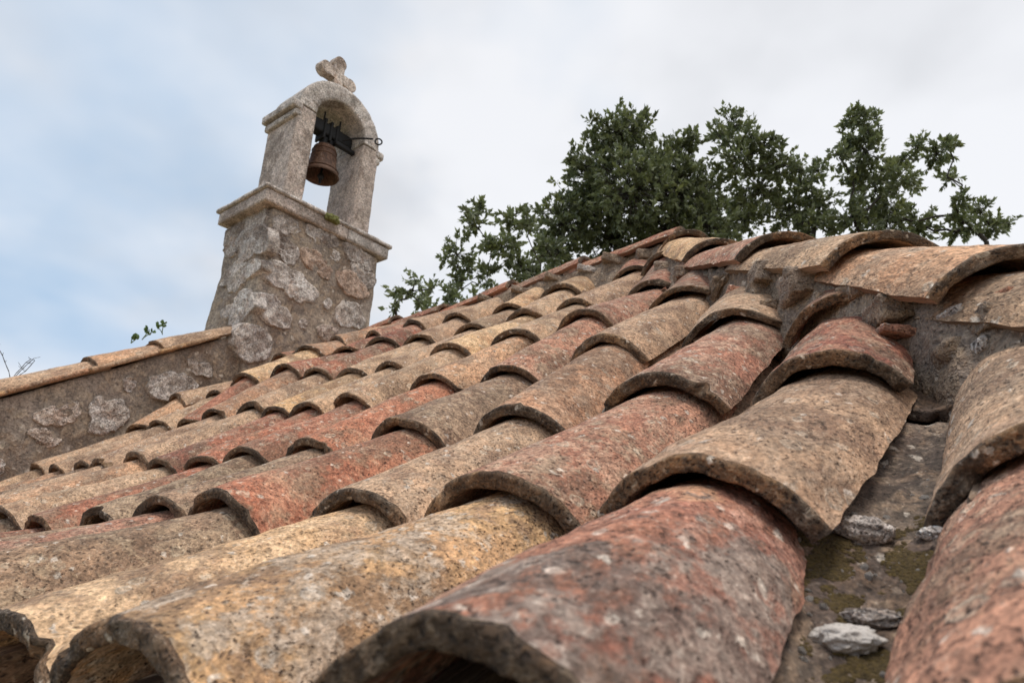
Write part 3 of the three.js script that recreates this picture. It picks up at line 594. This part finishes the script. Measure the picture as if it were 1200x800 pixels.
// ------------------------------------------------------------------ trees behind the chapel
const bark = new THREE.MeshStandardMaterial({ color: new THREE.Color().setRGB(0.055, 0.045, 0.038), roughness: 0.95 });
const leafMat = new THREE.MeshPhysicalMaterial({ vertexColors: true, color: 0xffffff, roughness: 0.85, specularIntensity: 0.9, transmission: 0.5, thickness: 0, clearcoat: 0.35, clearcoatRoughness: 0.35, side: THREE.DoubleSide });
function taper(a, b, r0, r1, n = 6) {
  const d = b.clone().sub(a), g = new THREE.CylinderGeometry(r1, r0, d.length(), n, 1, true); g.translate(0, d.length() / 2, 0);
  g.applyQuaternion(new THREE.Quaternion().setFromUnitVectors(V3(0, 1, 0), d.clone().normalize())); g.translate(a.x, a.y, a.z); g.deleteAttribute('uv'); return g;
}
function tree(name, label, category, group, blobs, depth, seed, o = {}) {
  const r = rng(seed), dens = o.dens ?? 1, leafL = o.leaf ?? 0.078, wood = [], pos = [], colr = [], idx = [], uvs = [];
  const gauss = () => (r() + r() + r() - 1.5) / 1.5;
  const centres = blobs.map(([x, y, R, k]) => { const dz = depth * (1 + (r() - 0.5) * 0.12 * (k ?? 1)); return { c: ray(x, y).multiplyScalar(dz), R: R * dz / F }; });
  const mean = V3(); centres.forEach(b => mean.addScaledVector(b.c, 1 / centres.length));
  let lowest = 1e9, spread = 0.3; centres.forEach(b => { lowest = Math.min(lowest, b.c.y - b.R); spread = Math.max(spread, Math.hypot(b.c.x - mean.x, b.c.z - mean.z)); });
  if (!o.small) for (let i = 0; i < 9; i++) { const a = i * 2.4 + r(), q = spread * (0.25 + 0.6 * r()); const c = V3(mean.x + Math.cos(a) * q, lowest - 0.3 - 0.9 * r(), mean.z + Math.sin(a) * q), R = 0.42 + 0.25 * r(), e = c.clone().applyMatrix3(toCam); if (400 + F * e.y / e.z - 1.25 * R * F / -e.z > 285) centres.push({ c, R }); }   // lower boughs, behind the roof
  const foot = V3(mean.x, -H, mean.z), fork = V3(mean.x + (r() - 0.5) * 0.3, -H + (mean.y + H) * (o.fork ?? 0.5), mean.z);
  const tw = o.trunk ?? 0.12;
  { let p0 = foot, r0 = tw * 1.35; for (let i = 1; i <= 6; i++) { const q = foot.clone().lerp(fork, i / 6), r1 = tw * (1.35 - 0.75 * i / 6); if (i < 6) q.add(V3(0.06 * gauss(), 0, 0.06 * gauss())); wood.push(taper(p0, q, r0, r1, 9)); p0 = q; r0 = r1; } }
  const one = (p, dir, L, tone) => {                    // a folded, pointed leaf
    const side = V3(gauss(), gauss(), gauss()).cross(dir); if (side.lengthSq() < 1e-6) return; side.normalize();
    const up = side.clone().cross(dir).normalize(), w = L * (0.25 + 0.09 * r()), k = pos.length / 3;
    const q = (s, t, h) => { const v = p.clone().addScaledVector(dir, s * L).addScaledVector(side, t * w).addScaledVector(up, h * L); pos.push(v.x, v.y, v.z); };
    q(0, 0, 0); q(0.4, 1, 0.09); q(0.45, 0, -0.02); q(0.4, -1, 0.09); q(1, 0, -0.08);
    idx.push(k, k + 2, k + 1, k, k + 3, k + 2, k + 1, k + 2, k + 4, k + 2, k + 3, k + 4);
    for (let i = 0; i < 5; i++) { colr.push(tone[0], tone[1], tone[2]); uvs.push(0, 0); }
  };
  // boughs: every part of the crown hangs on the nearest one that is already carried
  const carried = [{ c: fork, rad: tw * 0.6 }];
  [...centres].sort((p, q) => p.c.distanceTo(fork) - q.c.distanceTo(fork)).forEach(b => {
    let best = carried[0], bd = 1e9; for (const k of carried) { const e = k.c.distanceTo(b.c) + 0.35 * k.c.distanceTo(fork); if (e < bd) { bd = e; best = k; } }
    const rd = Math.max(0.007, best.rad * 0.66); let p0 = best.c, r0 = best.rad * 0.85; const sag = best.c.distanceTo(b.c) * 0.14;
    for (let i = 1; i <= 4; i++) { const q = best.c.clone().lerp(b.c, i / 4), r1 = r0 + (rd - r0) * i / 4; if (i < 4) q.add(V3(sag * gauss(), sag * gauss() + sag * Math.sin(i * Math.PI / 4) * (r() - 0.7), sag * gauss())); wood.push(taper(p0, q, r0, r1)); p0 = q; r0 = r1; }
    carried.push({ c: b.c, rad: rd });
  });
  const tp = [], ti = [];
  const twig = (a, b) => {                              // a thin three-sided twig
    const d = b.clone().sub(a).normalize(), x = V3(d.y, d.z, d.x).cross(d).normalize(), y = d.clone().cross(x), k = tp.length / 3;
    for (const [p, w] of [[a, 0.006], [b, 0.0025]]) for (let i = 0; i < 3; i++) { const c = Math.cos(i * 2.094) * w, q = Math.sin(i * 2.094) * w; tp.push(p.x + x.x * c + y.x * q, p.y + x.y * c + y.y * q, p.z + x.z * c + y.z * q); }
    for (let i = 0; i < 3; i++) { const j = (i + 1) % 3; ti.push(k + i, k + j, k + 3 + i, k + j, k + 3 + j, k + 3 + i); }
  };
  centres.forEach((b, bi) => {
    const nTw = Math.round(dens * 72 * Math.pow(b.R / 0.35, 2.1)) + 5;
    for (let i = 0; i < nTw; i++) {
      const u = V3(gauss(), gauss(), gauss()).normalize(), rr = b.R * Math.pow(r(), 0.45) * (0.72 + 0.6 * fbm3(u.x * 2.6 + seed + bi, u.y * 2.6, u.z * 2.6, 2));
      const e = b.c.clone().addScaledVector(u, rr), s = b.c.clone().lerp(e, 0.5).add(V3(gauss(), gauss(), gauss()).multiplyScalar(b.R * 0.2));
      twig(b.c, s); twig(s, e);
      const td = u.clone().multiplyScalar(0.6).add(V3(gauss(), 0.1 + gauss(), gauss())).normalize(), tl = 0.08 + 0.09 * r(), nl = Math.round((9 + 9 * r()) * (o.leaves ?? 1));
      const young = r() < 0.2, tint = 0.75 + 0.5 * r();
      for (let l = 0; l < nl; l++) {
        const f = l / nl, p = e.clone().addScaledVector(td, (f - 0.35) * tl);
        const ld = td.clone().multiplyScalar(0.2 + 0.6 * f).add(V3(gauss(), gauss(), gauss()).multiplyScalar(1.1)).normalize();
        const k = tint * (0.8 + 0.4 * r()), yel = young ? 0.5 : 0.12 * r();
        one(p, ld, leafL * (0.55 + 0.75 * r()), [(0.165 + 0.07 * yel) * k, (0.195 + 0.06 * yel) * k, (0.080 + 0.004 * yel) * k]);
      }
    }
  });
  { const g = new THREE.BufferGeometry(); g.setAttribute('position', new THREE.Float32BufferAttribute(tp, 3)); g.setIndex(ti); g.computeVertexNormals(); wood.push(g); }
  const t = thing(name, label, category, V3(foot.x, 0, foot.z), group);
  put('trunk', mergeGeometries(wood), bark, t);
  const g = new THREE.BufferGeometry(); g.setAttribute('position', new THREE.Float32BufferAttribute(pos, 3)); g.setAttribute('color', new THREE.Float32BufferAttribute(colr, 3)); g.setAttribute('uv', new THREE.Float32BufferAttribute(uvs, 2)); g.setIndex(idx); g.computeVertexNormals();
  put('crown', g, leafMat, t);
  return t;
}
const TREES = 'evergreen trees behind the chapel';
tree('evergreen_tree', 'widest evergreen tree with a dense dark crown behind the ridge', 'tree', TREES,
  [[728, 160, 34], [706, 155, 14], [745, 150, 22], [700, 200, 36], [690, 240, 42], [660, 262, 34], [742, 225, 52], [775, 205, 36], [796, 172, 20], [812, 165, 12], [792, 232, 46], [720, 280, 46], [780, 275, 42], [652, 292, 26], [825, 225, 30], [830, 265, 36]], 9.5, 11, { dens: 1.12 });
tree('evergreen_tree', 'sparse evergreen tree with loose open sprays beside the dense dark crown', 'tree', TREES,
  [[560, 242, 13], [556, 262, 17], [535, 298, 20], [550, 312, 12], [596, 254, 15], [622, 262, 15], [590, 285, 22], [612, 310, 26], [572, 322, 14], [535, 330, 9], [528, 342, 7], [640, 295, 20], [632, 322, 22], [575, 290, 10]], 8.6, 12, { dens: 0.75, trunk: 0.1 });
tree('evergreen_tree', 'tall evergreen tree with a bulging top between the dense crown and the gappy one', 'tree', TREES,
  [[858, 146, 18], [848, 162, 18], [880, 162, 20], [868, 188, 26], [900, 172, 16], [912, 192, 18], [930, 194, 16], [890, 222, 32], [940, 215, 22], [868, 255, 30], [925, 252, 32], [958, 200, 12], [962, 240, 18], [955, 262, 22]], 9.8, 13, { dens: 0.92 });
tree('evergreen_tree', 'evergreen tree with a round tuft on top and a gappy bough hanging to one side', 'tree', TREES,
  [[1003, 142, 15], [1018, 152, 20], [995, 165, 13], [1015, 178, 22], [985, 180, 10], [1000, 208, 18], [1024, 212, 26], [1058, 212, 20], [1055, 190, 12], [1074, 172, 12], [1098, 180, 16], [1110, 172, 10], [1113, 208, 10], [1125, 232, 13], [1120, 252, 11], [1150, 248, 12], [1162, 262, 15], [1182, 262, 6], [1140, 266, 12], [1040, 258, 34], [1000, 255, 30], [1078, 262, 20], [1120, 272, 10]], 9.2, 14, { dens: 0.9 });
tree('young_tree', 'small young tree with a few thin leafy twigs beside the bell tower', 'tree', undefined,
  [[488, 330, 8], [478, 342, 7], [504, 338, 7], [464, 342, 4], [462, 357, 5], [490, 352, 6], [496, 345, 6]], 6.2, 15, { dens: 1.0, trunk: 0.03, fork: 0.8, leaf: 0.06, leaves: 0.6, small: true });

// ------------------------------------------------------------------ small growth on the walls
function sprig(name, label, px, py, X, hgt, seed, bare) {
  const r = rng(seed), b = onX(px, py, X), t = thing(name, label, 'plant', V3(b.x, b.y + H, b.z), bare ? undefined : 'seedlings on the coping'), stem = [], lf = [];
  const g = () => r() - 0.5;
  for (let i = 0; i < (bare ? 4 : 2); i++) {
    let p = b.clone(), d = V3(g() * 0.9, 1, g() * 1.6).normalize();
    for (let k = 0; k < 4; k++) {
      const q = p.clone().addScaledVector(d, hgt / 4 * (0.8 + 0.4 * r())); stem.push(taper(p, q, bare ? 0.0018 : 0.0025, bare ? 0.0012 : 0.002, 4));
      if (bare && k > 0) { const e = q.clone().add(V3(g(), 0.5 * r(), g()).multiplyScalar(hgt * 0.35)); stem.push(taper(q, e, 0.0012, 0.0008, 3)); }
      if (!bare && k > 1) for (let l = 0; l < 4; l++) {
        const L = 0.019 + 0.010 * r(), s = new THREE.Shape(); s.moveTo(0, 0); s.quadraticCurveTo(L * 0.42, L * 0.3, L * 0.25, L * 0.6); s.lineTo(L * 0.3, L * 0.8); s.lineTo(0, L); s.lineTo(-L * 0.3, L * 0.8); s.lineTo(-L * 0.25, L * 0.6); s.quadraticCurveTo(-L * 0.42, L * 0.3, 0, 0);
        const sg = new THREE.ShapeGeometry(s, 4); sg.rotateX(g() * 1.2); sg.rotateZ(g() * 2.4); sg.rotateY(r() * 6.28); sg.translate(q.x, q.y, q.z); lf.push(sg);
      }
      p = q; d.add(V3(g() * 0.5, 0, g() * 0.5)).normalize();
    }
  }
  put('stem', mergeGeometries(stem), bare ? bark : sprigMat, t);
  if (lf.length) put('leaves', mergeGeometries(lf), sprigMat, t);
}
const sprigMat = new THREE.MeshPhysicalMaterial({ color: new THREE.Color().setRGB(0.10, 0.17, 0.045), roughness: 0.7, transmission: 0.2, thickness: 0, side: THREE.DoubleSide });
sprig('seedling', 'shortest of three leafy green seedlings rooted in the coping tiles', 153, 402, WALLX - 0.2, 0.035, 3);
sprig('seedling', 'tallest of three leafy green seedlings, between the other two on the coping', 166, 398, WALLX - 0.2, 0.06, 4);
sprig('seedling', 'leafy green seedling on the coping, closest of three to the bell tower', 190, 392, WALLX - 0.2, 0.05, 5);
sprig('dry_weed', 'bare leafless weed stalk standing on the low end of the coping', 12, 446, WALLX - 0.2, 0.14, 6, true);

// ------------------------------------------------------------------ rubble, lime crumbs and moss in the open channel beside the hip
{
  // silt washed into the open channel beside the hip
  const bed = (x, z) => { const u = (x + 0.085) / 0.09; return crestY(z) - 0.098 + 0.034 * u * u + (fbm3(x * 24, z * 24, 4, 4) - 0.5) * 0.018 + (fbm3(x * 120, z * 120, 8, 3) - 0.5) * 0.004; };
  { const pos = [], idx = [], nx = 44, nz = 170; for (let j = 0; j <= nz; j++) for (let i = 0; i <= nx; i++) { const z = -0.08 - 0.74 * j / nz, x = -0.185 + 0.2 * i / nx; pos.push(x, bed(x, z), z); }
    for (let j = 0; j < nz; j++) for (let i = 0; i < nx; i++) { const a = j * (nx + 1) + i, b = a + 1, c = a + nx + 1, d = c + 1; idx.push(a, b, c, b, d, c); }
    const g = new THREE.BufferGeometry(); g.setAttribute('position', new THREE.Float32BufferAttribute(pos, 3)); g.setIndex(idx); g.computeVertexNormals(); put('silt_bed', boxUV(g, 2.4), M.gutter, roof); }
  const floorAt = (px, py) => {
    const d = ray(px, py); let lo = 0.15, hi = 1.6;
    const f = t => { const p = d.clone().multiplyScalar(t); return p.y - bed(p.x, p.z); };
    for (let t = lo; t < hi; t += 0.004) if (f(t) < 0) { let a = t - 0.004, b = t; for (let i = 0; i < 12; i++) { const m = (a + b) / 2; if (f(m) < 0) b = m; else a = m; } return d.multiplyScalar(b); }
    return d.multiplyScalar(0.5);
  };
  const st = (name, label, px, py, size, flat, m, seed) => {
    const p = floorAt(px, py), t = thing(name, label, 'stone', V3(p.x, p.y + H, p.z));
    let g = new THREE.IcosahedronGeometry(1, 9); g.deleteAttribute('uv'); g.deleteAttribute('normal'); g = mergeVertices(g, 1e-4);
    const q = g.attributes.position, v = V3();
    for (let i = 0; i < q.count; i++) { v.fromBufferAttribute(q, i); const k = 0.62 + 0.75 * fbm3(v.x * 1.5 + seed, v.y * 1.5, v.z * 1.5, 5) + 0.34 * (fbm3(v.x * 5, v.y * 5 + seed, v.z * 5, 3) - 0.5); v.multiplyScalar(k * size); v.y *= flat; v.x *= 1.25; q.setXYZ(i, v.x, v.y + size * flat * 0.55, v.z); }
    g.computeVertexNormals();
    g.translate(p.x, p.y, p.z);
    put('rock', boxUV(g, 3, seed), m, t);
  };
  const pale = new THREE.MeshStandardMaterial({ color: new THREE.Color().setRGB(0.62, 0.56, 0.51), bumpMap: TX.lime.bumpMap, bumpScale: 0.004, roughness: 0.95 });
  st('lime_lump', 'pale lump of lime mortar lying in the mossy channel', 990, 758, 0.0145, 0.55, pale, 3);
  st('stone_chip', 'flat grey stone chip lying beside the pale lime lump', 1024, 732, 0.0145, 0.4, M.limeGrey, 5);
  st('rubble_stone', 'grey rubble stone wedged under the corner of a tan tile', 1010, 632, 0.016, 0.75, M.limeGrey, 8);
  st('mortar_crumb', 'small mortar crumb lying at the foot of the hip side tile', 1098, 632, 0.009, 0.7, M.lime, 9);
  // moss cushions and white crumbs: nobody could count them
  const r = rng(31), moss = new THREE.MeshStandardMaterial({ color: new THREE.Color().setRGB(0.074, 0.052, 0.018), roughness: 1 });
  const tuft = new THREE.IcosahedronGeometry(0.0014, 1), spots = [];
  for (let i = 0; i < 30000; i++) { const px = 890 + 210 * r(), py = 605 + 195 * r(); const k = fbm3(px * 0.03 + py * 0.017, py * 0.055 - px * 0.011, 3, 5); if (k < 0.48 || r() > (k - 0.48) * 8) continue; spots.push([px, py]); }
  const im = new THREE.InstancedMesh(tuft, moss, spots.length), m4 = new THREE.Matrix4(), c = new THREE.Color();
  spots.forEach(([px, py], i) => { const p = floorAt(px, py), s = 0.6 + 0.9 * r(); m4.makeScale(s, s * 0.8, s).setPosition(p.x, p.y + H - 0.0008, p.z); im.setMatrixAt(i, m4); const k = 0.6 + 0.8 * r(); im.setColorAt(i, c.setRGB(k * 1.05, k, k * (0.8 + 0.4 * r()))); });
  im.name = 'moss'; im.userData = { label: 'olive brown moss cushions growing in the open channel', category: 'moss', kind: 'stuff' }; shade(im); scene.add(im);
  const crumb = new THREE.IcosahedronGeometry(0.0022, 0), n = 130, ic = new THREE.InstancedMesh(crumb, pale, n), e = new THREE.Euler();
  for (let i = 0; i < n; i++) { const p = floorAt(900 + 190 * r(), 500 + 300 * r()), s = 0.4 + 1.3 * Math.pow(r(), 4); m4.makeRotationFromEuler(e.set(r() * 6, r() * 6, r() * 6)).scale(V3(s * 1.4, s * 0.7, s)).setPosition(p.x, p.y + H, p.z); ic.setMatrixAt(i, m4); }
  ic.name = 'lime_crumbs'; ic.userData = { label: 'white lime crumbs scattered along the open channel', category: 'crumbs', kind: 'stuff' }; shade(ic); scene.add(ic);
}
{ // moss cushion on the cornice
  const p = onX(390, 256, -3.092), r = rng(8), gs = [];
  for (let i = 0; i < 160; i++) { const a = r() * 6.28, q = Math.sqrt(r()) * 0.045; gs.push(new THREE.IcosahedronGeometry(0.007 + 0.006 * r(), 1).translate(p.x - 0.01 + 0.5 * q * Math.sin(a), p.y + (r() - 0.4) * 0.03, p.z + q * Math.cos(a))); }
  const t = thing('moss_cushion', 'yellow green moss cushion growing on the cornice edge', 'moss', V3(p.x, p.y + H, p.z));
  put('cushion', mergeGeometries(gs), new THREE.MeshStandardMaterial({ color: new THREE.Color().setRGB(0.17, 0.17, 0.055), roughness: 1 }), t);
}

renderer.render(scene, camera);
